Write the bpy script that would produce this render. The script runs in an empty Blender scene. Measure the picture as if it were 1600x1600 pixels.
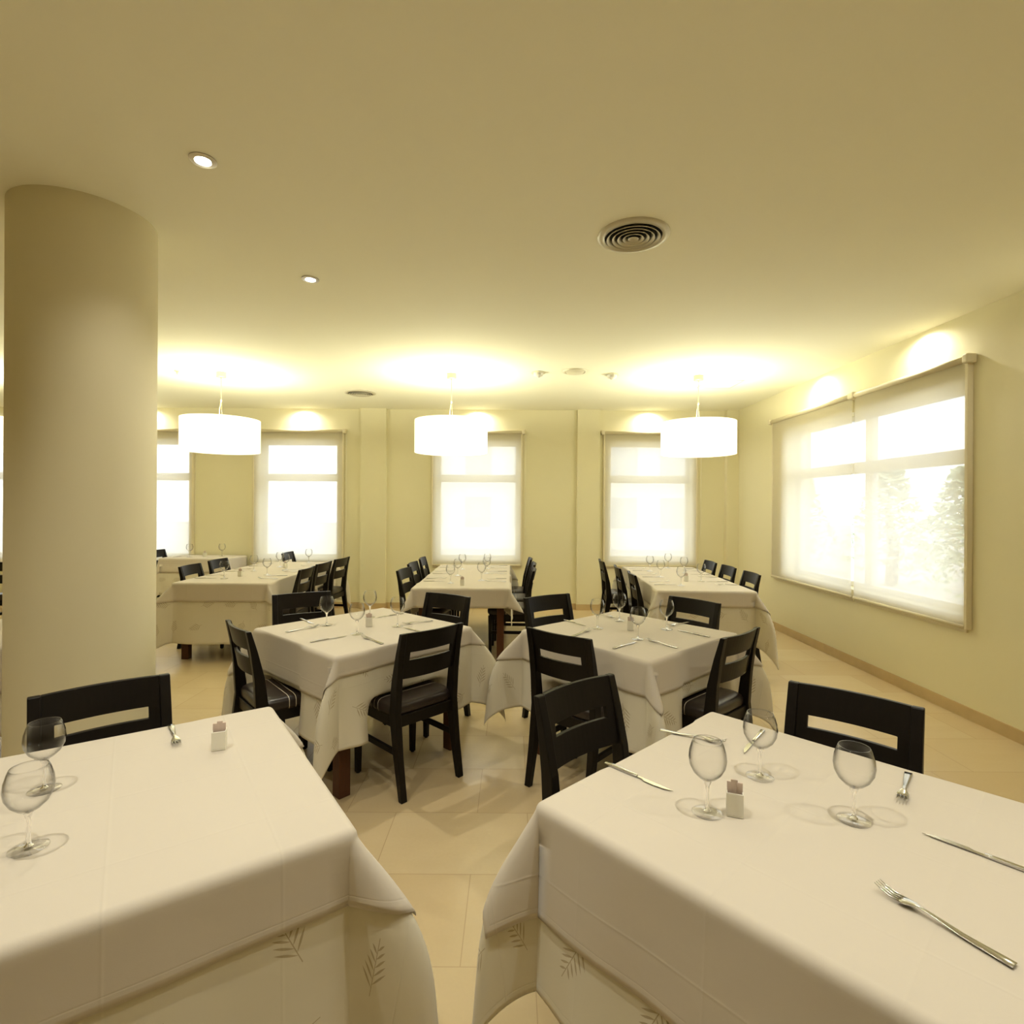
import bpy, bmesh, math, random
import numpy as np
from mathutils import Vector, Matrix
random.seed(5); rng = np.random.default_rng(5)
PI = math.pi
S = bpy.context.scene
COL = S.collection

# ------------------------------------------------------------------ camera
cd = bpy.data.cameras.new('camera'); cam = bpy.data.objects.new('camera', cd); COL.objects.link(cam)
cd.sensor_width = 36; cd.lens = 850 / 1600 * 36; cd.shift_y = -9 / 1600; cd.clip_start = .05
cam.location = (0, 0, 1.5)
cam.rotation_euler = (Matrix.Rotation(PI / 2, 4, 'X') @ Matrix.Rotation(.006, 4, 'Z')).to_euler()
S.camera = cam
# ------------------------------------------------------------------ world, light strengths, exposure
W_STR = 4.3
P_PENDANT = 58.0
P_SPOT = 64.0
P_WASH = 26.0
WARM = (.98, .98, .70)
HALO = (1.0, .965, .82)
w = bpy.data.worlds.new('sky'); S.world = w; w.use_nodes = True
bg = w.node_tree.nodes['Background']; bg.inputs[0].default_value = (.88, .95, 1, 1); bg.inputs[1].default_value = W_STR
S.view_settings.view_transform = 'Standard'; S.view_settings.look = 'None'
S.view_settings.exposure = 0; S.view_settings.gamma = 1; S.view_settings.use_curve_mapping = False
cy = S.cycles
cy.use_denoising = True; cy.max_bounces = 12; cy.diffuse_bounces = 6; cy.glossy_bounces = 4
cy.transmission_bounces = 10; cy.transparent_max_bounces = 24
cy.caustics_reflective = False; cy.caustics_refractive = False; cy.sample_clamp_indirect = 6

# ------------------------------------------------------------------ materials
def mat(name, col, rough=.5, metal=0, spec=.5, **k):
    m = bpy.data.materials.new(name); m.use_nodes = True
    b = m.node_tree.nodes['Principled BSDF']
    b.inputs['Base Color'].default_value = (*col, 1); b.inputs['Roughness'].default_value = rough
    b.inputs['Metallic'].default_value = metal; b.inputs['Specular IOR Level'].default_value = spec
    for kk, v in k.items(): b.inputs[kk.replace('_', ' ')].default_value = v
    return m
class NT:
    def __init__(s, m): s.t = m.node_tree; s.n = s.t.nodes; s.b = s.n.get('Principled BSDF')
    def add(s, typ, **k):
        n = s.n.new(typ)
        for a, v in k.items(): setattr(n, a, v)
        return n
    def link(s, a, b): s.t.links.new(a, b)
    def math(s, op, a, b=None, c=None):
        n = s.n.new('ShaderNodeMath'); n.operation = op
        for i, v in enumerate((a, b, c)):
            if v is None: continue
            if isinstance(v, (int, float)): n.inputs[i].default_value = v
            else: s.link(v, n.inputs[i])
        return n.outputs[0]
    def mix(s, f, a, b):
        n = s.n.new('ShaderNodeMix'); n.data_type = 'RGBA'
        if isinstance(f, (int, float)): n.inputs[0].default_value = f
        else: s.link(f, n.inputs[0])
        for i, v in ((6, a), (7, b)):
            if isinstance(v, tuple): n.inputs[i].default_value = (*v, 1)
            else: s.link(v, n.inputs[i])
        return n.outputs[2]
    def bump(s, h, strength=.3, dist=.01):
        n = s.n.new('ShaderNodeBump'); n.inputs['Strength'].default_value = strength; n.inputs['Distance'].default_value = dist
        s.link(h, n.inputs['Height']); s.link(n.outputs[0], s.b.inputs['Normal'])
    def noise(s, vec, scale, detail=3, rough=.5):
        n = s.n.new('ShaderNodeTexNoise'); n.inputs['Scale'].default_value = scale; n.inputs['Detail'].default_value = detail
        n.inputs['Roughness'].default_value = rough
        if vec is not None: s.link(vec, n.inputs['Vector'])
        return n.outputs[0]
    def obj(s): return s.add('ShaderNodeTexCoord').outputs['Object']
    def mapped(s, vec, scale, rot=(0, 0, 0), loc=(0, 0, 0)):
        n = s.add('ShaderNodeMapping'); n.inputs['Scale'].default_value = scale; n.inputs['Rotation'].default_value = rot
        n.inputs['Location'].default_value = loc; s.link(vec, n.inputs[0]); return n.outputs[0]

M = {}
def plaster(name, col, rough=.75):
    m = mat(name, col, rough, spec=.25); t = NT(m); o = t.obj()
    f = t.noise(o, 1.3, 4); c = t.mix(f, tuple(x * .985 for x in col), tuple(min(1, x * 1.015) for x in col))
    t.link(c, t.b.inputs['Base Color']); t.bump(t.noise(o, 90, 2), .05, .002)
    return m
M['wall'] = plaster('cream_wall_paint', (.76, .71, .50))
M['ceiling'] = plaster('ceiling_paint', (.93, .915, .76), .85)
M['pillar'] = plaster('pillar_paint', (.75, .69, .49))

def floor_mat():
    m = mat('stone_floor_tiles', (.7, .55, .35), .28, spec=.45); t = NT(m); o = t.obj()
    mp = t.mapped(o, (1, 1, 1), loc=(.16, -1.77 + .4450, 0))
    br = t.add('ShaderNodeTexBrick'); t.link(mp, br.inputs['Vector'])
    br.offset = .62; br.offset_frequency = 2
    br.inputs['Scale'].default_value = 1; br.inputs['Mortar Size'].default_value = .0016; br.inputs['Mortar Smooth'].default_value = .2
    br.inputs['Brick Width'].default_value = .64; br.inputs['Row Height'].default_value = .445; br.inputs['Bias'].default_value = 0
    br.inputs['Color1'].default_value = (.56, .43, .25, 1); br.inputs['Color2'].default_value = (.62, .50, .31, 1)
    br.inputs['Mortar'].default_value = (.38, .27, .15, 1)
    n1 = t.noise(t.mapped(o, (1, 4, 1)), 3.0, 3, .5); n2 = t.noise(o, 70, 2)
    v = t.mix(t.math('MULTIPLY', n1, .5), br.outputs['Color'], (.52, .39, .21))
    v = t.mix(t.math('MULTIPLY', n2, .22), v, (.44, .34, .20))
    t.link(v, t.b.inputs['Base Color'])
    t.b.inputs['Roughness'].default_value = .27
    t.bump(t.math('MULTIPLY', br.outputs['Fac'], -1), .25, .002)
    return m
M['floor'] = floor_mat()
def stone():
    m = mat('tan_stone', (.55, .42, .24), .45); t = NT(m); o = t.obj()
    t.link(t.mix(t.noise(o, 9, 5), (.60, .45, .24), (.46, .34, .18)), t.b.inputs['Base Color']); return m
M['stone'] = stone()
def wood(name, a, b, rough):
    m = mat(name, a, rough, spec=.2); t = NT(m); o = t.obj()
    n = t.noise(t.mapped(o, (40, 40, 3)), 2, 4)
    t.link(t.mix(n, a, b), t.b.inputs['Base Color']); t.bump(n, .08, .002); return m
M['wenge'] = wood('wenge_wood', (.0055, .004, .003), (.010, .007, .005), .40)
M['brown'] = wood('brown_table_wood', (.060, .022, .010), (.095, .036, .016), .42)
def leather():
    m = mat('dark_leather', (.020, .013, .010), .34, spec=.5); t = NT(m); o = t.obj()
    sx = t.add('ShaderNodeSeparateXYZ'); t.link(o, sx.inputs[0]); y = sx.outputs[1]
    tot = None
    for c in (-.045, -.010, .025):
        l = t.math('LESS_THAN', t.math('ABSOLUTE', t.math('SUBTRACT', y, c)), .0019)
        tot = l if tot is None else t.math('MAXIMUM', tot, l)
    t.link(t.mix(tot, (.022, .014, .011), (.60, .54, .42)), t.b.inputs['Base Color'])
    t.bump(t.noise(o, 260, 2), .12, .001); return m
M['leather'] = leather()
def cloth(name, base, leaf=None):
    m = mat(name, base, .85, spec=.15); t = NT(m)
    m.node_tree.nodes['Principled BSDF'].inputs['Sheen Weight'].default_value = .15
    uvn = t.add('ShaderNodeUVMap'); uvn.uv_map = 'UVMap'; uv = uvn.outputs[0]
    weave = t.noise(t.mapped(uv, (900, 300, 1)), 1, 2)
    soft = t.noise(uv, 3.0, 3)
    col = t.mix(soft, tuple(x * .96 for x in base), base)
    sx = t.add('ShaderNodeSeparateXYZ'); t.link(uv, sx.inputs[0]); X, Y = sx.outputs[0], sx.outputs[1]
    # ironed fold creases, on a grid of the cloth's own coordinates
    def crease(v):
        fr = t.math('ABSOLUTE', t.math('SUBTRACT', t.math('FRACT', t.math('ADD', t.math('DIVIDE', v, .31), .5)), .5))
        d = t.math('MULTIPLY', fr, .31)
        return t.math('EXPONENT', t.math('MULTIPLY', t.math('MULTIPLY', d, d), -90000.0))
    h = t.math('ADD', crease(X), crease(Y))
    hh = t.math('ADD', t.math('MULTIPLY', h, .0005), t.math('ADD', t.math('MULTIPLY', weave, .00012), t.math('MULTIPLY', t.noise(uv, 7, 3), .0028)))
    hv = t.add('ShaderNodeUVMap'); hv.uv_map = 'Hem'; hx_ = t.add('ShaderNodeSeparateXYZ'); t.link(hv.outputs[0], hx_.inputs[0])
    hd = t.math('SUBTRACT', hx_.outputs[0], .024); hh = t.math('ADD', hh, t.math('MULTIPLY', t.math('EXPONENT', t.math('MULTIPLY', t.math('MULTIPLY', hd, hd), -400000.0)), -.0003))
    if leaf:
        cell = .215
        cx, cyy = t.math('DIVIDE', X, cell), t.math('DIVIDE', Y, cell)
        row = t.math('FLOOR', cyy); cx = t.math('ADD', cx, t.math('MULTIPLY', row, .5))
        ix = t.math('FLOOR', cx)
        lx = t.math('MULTIPLY', t.math('SUBTRACT', t.math('SUBTRACT', cx, ix), .5), cell)
        ly = t.math('MULTIPLY', t.math('SUBTRACT', t.math('SUBTRACT', cyy, row), .5), cell)
        cid = t.add('ShaderNodeCombineXYZ'); t.link(ix, cid.inputs[0]); t.link(row, cid.inputs[1])
        wn = t.add('ShaderNodeTexWhiteNoise'); t.link(cid.outputs[0], wn.inputs['Vector'])
        lv = t.add('ShaderNodeCombineXYZ'); t.link(lx, lv.inputs[0]); t.link(ly, lv.inputs[1])
        vr = t.add('ShaderNodeVectorRotate', rotation_type='Z_AXIS'); t.link(lv.outputs[0], vr.inputs['Vector'])
        t.link(t.math('MULTIPLY', wn.outputs['Value'], 6.283), vr.inputs['Angle'])
        s2 = t.add('ShaderNodeSeparateXYZ'); t.link(vr.outputs[0], s2.inputs[0])
        u, v = s2.outputs[0], s2.outputs[1]; av = t.math('ABSOLUTE', v)
        u0 = t.math('SUBTRACT', t.math('ADD', u, .055), t.math('MULTIPLY', av, 1.05))   # leaves swept forward
        p = .020
        fr = t.math('MULTIPLY', t.math('ABSOLUTE', t.math('SUBTRACT', t.math('FRACT', t.math('ADD', t.math('DIVIDE', u0, p), t.math('MULTIPLY', t.math('SIGN', v), .2))), .5)), p)
        L = t.math('MULTIPLY_ADD', u0, -.25, .040)
        prof = t.math('MULTIPLY', t.math('SINE', t.math('MULTIPLY', t.math('MINIMUM', t.math('DIVIDE', av, L), 1), PI)), .0040)
        leafm = t.math('MULTIPLY', t.math('LESS_THAN', fr, prof), t.math('MULTIPLY', t.math('GREATER_THAN', u0, 0), t.math('LESS_THAN', u0, p * 4.98)))
        stem = t.math('MULTIPLY', t.math('LESS_THAN', av, .0011), t.math('LESS_THAN', t.math('ABSOLUTE', u), .068))
        mk = t.math('MAXIMUM', leafm, stem)
        sep = t.add('ShaderNodeSeparateColor'); t.link(wn.outputs['Color'], sep.inputs[0])
        mk = t.math('MULTIPLY', mk, t.math('GREATER_THAN', sep.outputs[0], .12))
        col = t.mix(mk, col, leaf)
    t.link(col, t.b.inputs['Base Color'])
    t.bump(hh, .8, 1.0)
    return m
M['top_cloth'] = cloth('cream_table_linen', (.60, .54, .46))
M['under_cloth'] = cloth('leaf_pattern_linen', (.68, .63, .51), (.43, .36, .24))
def glass_thin(name, col=.965, k=1.0, edge=.9):
    m = bpy.data.materials.new(name); m.use_nodes = True; nt = m.node_tree; nt.nodes.remove(nt.nodes['Principled BSDF'])
    out = nt.nodes['Material Output']
    tr = nt.nodes.new('ShaderNodeBsdfTransparent')
    gl = nt.nodes.new('ShaderNodeBsdfGlossy'); gl.inputs['Roughness'].default_value = .01
    lw = nt.nodes.new('ShaderNodeLayerWeight'); lw.inputs[0].default_value = .5      # Schlick, the same from both sides
    pw = nt.nodes.new('ShaderNodeMath'); pw.operation = 'POWER'; pw.inputs[1].default_value = 3.2; nt.links.new(lw.outputs['Facing'], pw.inputs[0])
    mm = nt.nodes.new('ShaderNodeMath'); mm.operation = 'MULTIPLY_ADD'; mm.inputs[1].default_value = .9 * k; mm.inputs[2].default_value = .012
    nt.links.new(pw.outputs[0], mm.inputs[0])
    ex = nt.nodes.new('ShaderNodeMix'); ex.data_type = 'RGBA'; ex.inputs[6].default_value = (col, col, col, 1); ex.inputs[7].default_value = (edge, edge, edge, 1)
    nt.links.new(pw.outputs[0], ex.inputs[0]); nt.links.new(ex.outputs[2], tr.inputs[0])
    mx = nt.nodes.new('ShaderNodeMixShader'); nt.links.new(mm.outputs[0], mx.inputs[0])
    nt.links.new(tr.outputs[0], mx.inputs[1]); nt.links.new(gl.outputs[0], mx.inputs[2]); nt.links.new(mx.outputs[0], out.inputs[0])
    return m
M['glass'] = glass_thin('wine_glass_bowl', .99, edge=.30)
M['foot'] = glass_thin('wine_glass_foot', .995, edge=.93)
M['pane'] = glass_thin('window_glass', .98)
M['crystal'] = mat('solid_glass', (1, 1, 1), .0, Transmission_Weight=1.0, IOR=1.48)
M['steel'] = mat('polished_steel', (.56, .55, .52), .16, 1)
M['china'] = mat('white_porcelain', (.80, .77, .68), .25)
M['paper'] = mat('sachet_paper', (.62, .50, .44), .7)
M['alu'] = mat('beige_lacquered_aluminium', (.70, .63, .45), .4, spec=.4)
M['plastic'] = mat('white_window_plastic', (.80, .78, .72), .35)
M['chain'] = mat('pale_bead_chain', (.8, .77, .65), .4)
M['beige_plastic'] = mat('beige_ceiling_plastic', (.76, .72, .56), .45)
M['vent'] = mat('vent_metal', (.62, .58, .45), .4, .2)
M['black'] = mat('void_shade_black', (.008, .007, .006), .9)
M['brass'] = mat('satin_canopy_metal', (.62, .55, .35), .35, .6)
M['cable'] = mat('clear_cable', (.75, .68, .48), .4)
M['ring'] = mat('satin_nickel', (.60, .56, .50), .3, .9)
M['rubber'] = mat('black_glide', (.01, .01, .01), .6)
def emis(name, col, st):
    m = bpy.data.materials.new(name); m.use_nodes = True; nt = m.node_tree; nt.nodes.remove(nt.nodes['Principled BSDF'])
    e = nt.nodes.new('ShaderNodeEmission'); e.inputs[0].default_value = (*col, 1); e.inputs[1].default_value = st
    nt.links.new(e.outputs[0], nt.nodes['Material Output'].inputs[0]); return m
M['lens'] = emis('lit_lamp_lens', (1, .97, .86), 40)
M['shade'] = mat('lit_shade_fabric', (.85, .8, .68), .8, Emission_Color=(1, .93, .70, 1), Emission_Strength=1.5)
M['diffuser'] = mat('lit_shade_diffuser', (.85, .82, .7), .7, Emission_Color=(1, .92, .70, 1), Emission_Strength=2.2)
def fabric():
    m = bpy.data.materials.new('sunscreen_fabric'); m.use_nodes = True; nt = m.node_tree; nt.nodes.remove(nt.nodes['Principled BSDF'])
    N = nt.nodes.new; L = nt.links.new
    tr = N('ShaderNodeBsdfTransparent'); tl = N('ShaderNodeBsdfTranslucent'); df = N('ShaderNodeBsdfDiffuse')
    tl.inputs[0].default_value = (.88, .85, .76, 1); df.inputs[0].default_value = (.78, .73, .60, 1)
    a = N('ShaderNodeMixShader'); a.inputs[0].default_value = .55; L(tl.outputs[0], a.inputs[1]); L(df.outputs[0], a.inputs[2])
    b = N('ShaderNodeMixShader'); b.inputs[0].default_value = .20; L(a.outputs[0], b.inputs[1]); L(tr.outputs[0], b.inputs[2])
    L(b.outputs[0], nt.nodes['Material Output'].inputs[0]); return m
M['blind'] = fabric()

# ------------------------------------------------------------------ mesh helpers
def obj(name, bm, m, parent=None, smooth=False, bevel=0, seg=2, sub=0):
    me = bpy.data.meshes.new(name); bm.to_mesh(me); bm.free()
    me.materials.append(M[m] if isinstance(m, str) else m)
    if smooth:
        for p in me.polygons: p.use_smooth = True
    o = bpy.data.objects.new(name, me); COL.objects.link(o)
    if parent: o.parent = parent
    if bevel:
        b = o.modifiers.new('bevel', 'BEVEL'); b.width = bevel; b.segments = seg; b.limit_method = 'ANGLE'; b.angle_limit = .6
    if sub:
        s = o.modifiers.new('sub', 'SUBSURF'); s.levels = sub; s.render_levels = sub
    return o
def tag(o, label, cat, group=None):
    o['label'] = label; o['category'] = cat
    if group: o['group'] = group
    return o
def thing(name, label, cat, loc=(0, 0, 0), rz=0, group=None):
    o = bpy.data.objects.new(name, None); COL.objects.link(o); o.empty_display_size = .1
    o.location = loc; o.rotation_euler = (0, 0, rz)
    return tag(o, label, cat, group)
def struct(o): o['kind'] = 'structure'; return o
def dup(root, loc, rz, label, group=None):
    r = root.copy(); COL.objects.link(r); r.location = loc; r.rotation_euler = (0, 0, rz); r['label'] = label
    if group: r['group'] = group
    for ch in list(root.children):
        c = ch.copy(); COL.objects.link(c); c.parent = r
        for g in list(ch.children):
            d = g.copy(); COL.objects.link(d); d.parent = c
    return r
def box(x0, x1, y0, y1, z0, z1, bm=None):
    bm = bm or bmesh.new()
    v = [bm.verts.new((x, y, z)) for x in (x0, x1) for y in (y0, y1) for z in (z0, z1)]
    for f in ((0, 1, 3, 2), (4, 6, 7, 5), (0, 4, 5, 1), (2, 3, 7, 6), (0, 2, 6, 4), (1, 5, 7, 3)): bm.faces.new([v[i] for i in f])
    return bm
def lathe(pts, n=32, bm=None, c=(0, 0)):
    """revolve (radius, z) points; points with radius 0 close to a pole"""
    bm = bm or bmesh.new(); rings = []
    for r, z in pts:
        if r < 1e-6: rings.append([bm.verts.new((c[0], c[1], z))])
        else: rings.append([bm.verts.new((c[0] + r * math.cos(2 * PI * i / n), c[1] + r * math.sin(2 * PI * i / n), z)) for i in range(n)])
    for a, b in zip(rings, rings[1:]):
        for i in range(n):
            j = (i + 1) % n
            q = [a[i % len(a)], a[j % len(a)], b[j % len(b)], b[i % len(b)]]
            u = []
            for x in q:
                if x not in u: u.append(x)
            if len(u) > 2: bm.faces.new(u)
    bmesh.ops.recalc_face_normals(bm, faces=bm.faces)
    return bm
def tube(path, r, n=10, bm=None, cap=True):
    bm = bm or bmesh.new(); P = [Vector(p) for p in path]; prev = None
    for i, p in enumerate(P):
        d = (P[min(i + 1, len(P) - 1)] - P[max(i - 1, 0)]).normalized()
        up = Vector((0, 0, 1)) if abs(d.z) < .9 else Vector((1, 0, 0))
        a = d.cross(up).normalized(); b = a.cross(d)
        rr = r[i] if isinstance(r, (list, tuple)) else r
        ring = [bm.verts.new(p + (a * math.cos(2 * PI * k / n) + b * math.sin(2 * PI * k / n)) * rr) for k in range(n)]
        if prev:
            for k in range(n): bm.faces.new((prev[k], prev[(k + 1) % n], ring[(k + 1) % n], ring[k]))
        elif cap: bm.faces.new(ring[::-1])
        prev = ring
    if cap: bm.faces.new(prev)
    bmesh.ops.recalc_face_normals(bm, faces=bm.faces)
    return bm
def sweep_x(front, back, x0, x1, bm=None):
    """profile in (y,z): two polylines of equal length, extruded from x0 to x1"""
    bm = bm or bmesh.new(); n = len(front)
    V = [[[bm.verts.new((x, p[0], p[1])) for p in line] for line in (front, back)] for x in (x0, x1)]
    for s in (0, 1):
        for i in range(n - 1):
            q = [V[s][0][i], V[s][0][i + 1], V[s][1][i + 1], V[s][1][i]]; bm.faces.new(q)
    for l in (0, 1):
        for i in range(n - 1): bm.faces.new((V[0][l][i], V[0][l][i + 1], V[1][l][i + 1], V[1][l][i]))
    for i in (0, n - 1): bm.faces.new((V[0][0][i], V[0][1][i], V[1][1][i], V[1][0][i]))
    bmesh.ops.recalc_face_normals(bm, faces=bm.faces)
    return bm

# ------------------------------------------------------------------ room shell
CZ = 2.908; BY = 7.95; RX = 3.27; LX = -9.2; FY = -3.2; TH = .30
struct(obj('floor', box(LX - TH, RX + TH, FY - TH, BY + TH, -.12, 0), 'floor'))
struct(obj('ceiling', box(LX - TH, RX + TH, FY - TH, BY + TH, CZ, CZ + .2), 'ceiling'))
struct(obj('wall_left', box(LX - TH, LX, FY - TH, BY + TH, 0, CZ), 'wall'))
struct(obj('wall_front', box(LX, RX, FY - TH, FY, 0, CZ), 'wall'))
# (x0, x1) of each opening in the back wall, window sill / head height
WZ0, WZ1 = .72, 2.44
BW = [(-8.35, -7.2), (-5.85, -4.72), (-3.70, -2.56), (-1.11, .10), (1.42, 2.63)]
def wall_with_holes(u0, u1, holes, z0h, z1h, make):
    bm = bmesh.new(); e = u0
    for a, b in holes:
        make(bm, e, a, 0, CZ); make(bm, a, b, 0, z0h); make(bm, a, b, z1h, CZ); e = b
    make(bm, e, u1, 0, CZ); return bm
struct(obj('wall_back', wall_with_holes(LX, RX + TH, BW, WZ0, WZ1, lambda bm, a, b, z0, z1: box(a, b, BY, BY + TH, z0, z1, bm)), 'wall'))
RW = [(3.92, 6.50)]
struct(obj('wall_right', wall_with_holes(FY - TH, BY, RW, .72, 2.42, lambda bm, a, b, z0, z1: box(RX, RX + TH, a, b, z0, z1, bm)), 'wall'))
# shallow wall piers
for i, (a, b, d) in enumerate(((-6.9, -6.5, .07), (-2.20, -1.83, .07), (.945, 1.27, .07), (3.10, RX, .10))):
    struct(obj('trim_%d' % (i + 1), box(a, b, BY - d, BY, 0, CZ), 'wall'))
# skirting
bm = bmesh.new(); e = LX
for a, b, d in ((-6.9, -6.5, .07), (-2.20, -1.83, .07), (.945, 1.27, .07), (3.10, RX, .10)):
    box(e, a - .012, BY - .012, BY, 0, .085, bm); box(a - .012, min(b + .012, RX), BY - d - .012, BY - d, 0, .085, bm)
    box(a - .012, a, BY - d, BY, 0, .085, bm)
    if b < RX: box(b, b + .012, BY - d, BY, 0, .085, bm)
    e = b + .012
struct(obj('baseboard_back', bm, 'stone'))
struct(obj('baseboard_right', box(RX - .012, RX, FY, BY - .112, 0, .085), 'stone'))
struct(obj('baseboard_left', box(LX, LX + .012, FY, BY - .012, 0, .085), 'stone'))

# windows: frame with transom (and mullion), panes, sill
def window(idx, a, b, z0, z1, plane, axis, tz, mull=None):
    def bx(bm, u0, u1, w0, w1, q0, q1):
        return box(u0, u1, w0, w1, q0, q1, bm) if axis == 'x' else box(w0, w1, u0, u1, q0, q1, bm)
    f = .05; bm = bmesh.new(); p = plane
    bx(bm, a, a + f, p, p + .06, z0, z1); bx(bm, b - f, b, p, p + .06, z0, z1)
    bx(bm, a + f, b - f, p, p + .06, z0, z0 + f); bx(bm, a + f, b - f, p, p + .06, z1 - f, z1)
    segs = [(a + f, b - f)]
    if mull: bx(bm, mull - .05, mull + .05, p, p + .06, z0 + f, z1 - f); segs = [(a + f, mull - .05), (mull + .05, b - f)]
    for s in segs: bx(bm, s[0], s[1], p, p + .06, tz - .055, tz + .055)
    r = struct(obj('window_%d' % idx, bm, 'plastic', bevel=.004))
    bm = bmesh.new()
    for s in segs:
        bx(bm, s[0], s[1], p + .025, p + .03, z0 + f, tz - .055); bx(bm, s[0], s[1], p + .025, p + .03, tz + .055, z1 - f)
    obj('pane', bm, 'pane', r)
for i, (a, b) in enumerate(BW): window(i + 1, a, b, WZ0, WZ1, BY + .15, 'x', 1.91)
window(6, 3.92, 6.50, .72, 2.42, RX + .15, 'y', 1.90, 5.22)

# roller blinds
def blind(label, a, b, zt, zb, wallp, axis, rail_a=True, rail_b=True, chain_b=True):
    s = -1; r = thing('roller_blind', label, 'window blind', ((a + b) / 2, wallp, zb) if axis == 'x' else (wallp, (a + b) / 2, zb), 0, 'roller blinds over the windows')
    ox, oy, oz = r.location
    def B(bm, u0, u1, d0, d1, z0, z1):      # d = distance from the wall into the room
        if axis == 'x': return box(u0 - ox, u1 - ox, -d1, -d0, z0 - oz, z1 - oz, bm)
        return box(-d1, -d0, u0 - oy, u1 - oy, z0 - oz, z1 - oz, bm)
    def P(u, d, z): return (u - ox, -d, z - oz) if axis == 'x' else (-d, u - oy, z - oz)
    bm = bmesh.new(); bm.faces.new([bm.verts.new(P(u, .04, z)[:2] + (z - oz,)) for u, z in ((a, zb + .02), (b, zb + .02), (b, zt), (a, zt))])
    obj('fabric', bm, 'blind', r)
    obj('roller_tube', tube([P(a - .01, .045, zt + .02), P(b + .01, .045, zt + .02)], .024, 20), 'alu', r, smooth=True)
    bm = B(bmesh.new(), a - .02, b + .02, .0, .018, zt - .005, zt + .05); obj('cassette', bm, 'alu', r, bevel=.003)
    obj('bottom_bar', tube([P(a, .04, zb + .012), P(b, .04, zb + .012)], .014, 12), 'alu', r, smooth=True)
    obj('wall_rail', B(bmesh.new(), a, b, .004, .02, zb - .03, zb - .008), 'alu', r, bevel=.003)
    for u, on in ((a, rail_a), (b, rail_b)):
        sg = -1 if u == a else 1
        if on: obj('side_guide', B(bmesh.new(), min(u, u + sg * .026), max(u, u + sg * .026), .0, .042, zb - .005, zt + .005), 'alu', r, bevel=.004)
        obj('end_bracket', B(bmesh.new(), min(u + sg * .012, u + sg * .06), max(u + sg * .012, u + sg * .06), .0, .078, zt - .012, zt + .055), 'alu', r, bevel=.012, seg=3)
    if chain_b: obj('pull_chain', tube([P(b + .065, .05, zt), P(b + .065, .05, zb + .45)], .0025, 6), 'chain', r)
BL = [(-8.45, -7.10), (-5.95, -4.66), (-3.755, -2.475), (-1.152, .128), (1.352, 2.677)]
BLn = ['beige roller blind over the window left of the round pillar', 'beige roller blind partly hidden behind the round pillar',
       'beige roller blind behind the long table beside the pillar', 'beige roller blind on the middle back window, behind the centre pendant lamp',
       'beige roller blind on the rightmost back window, behind the right pendant lamp']
for (a, b), n in zip(BL, BLn): blind(n, a, b, 2.555, .63, BY, 'x')
blind('nearer half of the wide roller blind on the right side wall', 3.885, 5.135, 2.545, .645, RX, 'y', rail_a=True, rail_b=False, chain_b=False)
blind('farther half of the wide roller blind on the right side wall', 5.175, 6.75, 2.545, .645, RX, 'y', rail_a=False, rail_b=True, chain_b=False)

# what stands outside: a pale building and a garden tree, seen faintly through the blinds
MB = mat('pale_render', (.82, .80, .76), .8); MG = mat('building_glass', (.42, .45, .48), .4)
r = thing('apartment_building', 'pale apartment block faintly visible through the rightmost back window blind', 'building', (4.0, 24, 0))
obj('wall', box(-9, 9, 0, 8, -1, 4.9), MB, r)
for kz in range(2):
    for kx in range(8):
        obj('window', box(-8.2 + kx * 2.15, -7.1 + kx * 2.15, -.06, 0, .6 + kz * 2.3, 1.9 + kz * 2.3), MG, r)
def tree(loc, h, R, label):
    r = thing('garden_tree', label, 'tree', loc, 0)
    obj('trunk', tube([(0, 0, -1), (.1, 0, h * .3), (0, .1, h * .7)], [.16, .13, .06], 10), mat('bark', (.2, .15, .1), .9), r, smooth=True)
    n = 1500; bm = bmesh.new()
    for _ in range(n):
        t = random.random() ** .7; a = random.random() * 2 * PI; z = h * (.12 + .88 * t); rad = R * (1 - t * .8) * math.sqrt(random.random())
        c = Vector((rad * math.cos(a), rad * math.sin(a), z)); u = Vector([random.gauss(0, 1) for _ in range(3)]).normalized(); v = u.orthogonal().normalized()
        s = .05 + random.random() * .05
        bm.faces.new([bm.verts.new(c + u * s * 1.5), bm.verts.new(c + v * s * .5), bm.verts.new(c - u * s * 1.5), bm.verts.new(c - v * s * .5)])
    obj('foliage', bm, mat('leaf_green', (.42, .50, .34), .7), r)
for p, h_, q in (((8.6, 10.2, -.4), 2.7, 'nearest'), ((9.3, 13.4, -.4), 2.9, 'second'), ((8.8, 16.6, -.4), 2.9, 'third'), ((9.6, 19.8, -.4), 3.0, 'farthest')):
    tree(p, h_, 1.25, q + ' leafy garden tree faintly visible through the blind on the right wall')
struct(obj('trim_5', box(-60, 60, BY + TH, 60, -.5, -.4), mat('pale_paving', (.5, .48, .44), .9)))
struct(obj('trim_6', box(RX + TH, 60, -30, BY + TH, -.5, -.4), bpy.data.materials['pale_paving']))

# round pillar
o = obj('round_pillar', lathe([(.298, 0), (.298, CZ)], 96), 'pillar', smooth=True); o.location = (-2.119, 2.70, 0)
tag(o, 'thick round cream pillar rising from floor to ceiling at the left', 'pillar')

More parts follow.
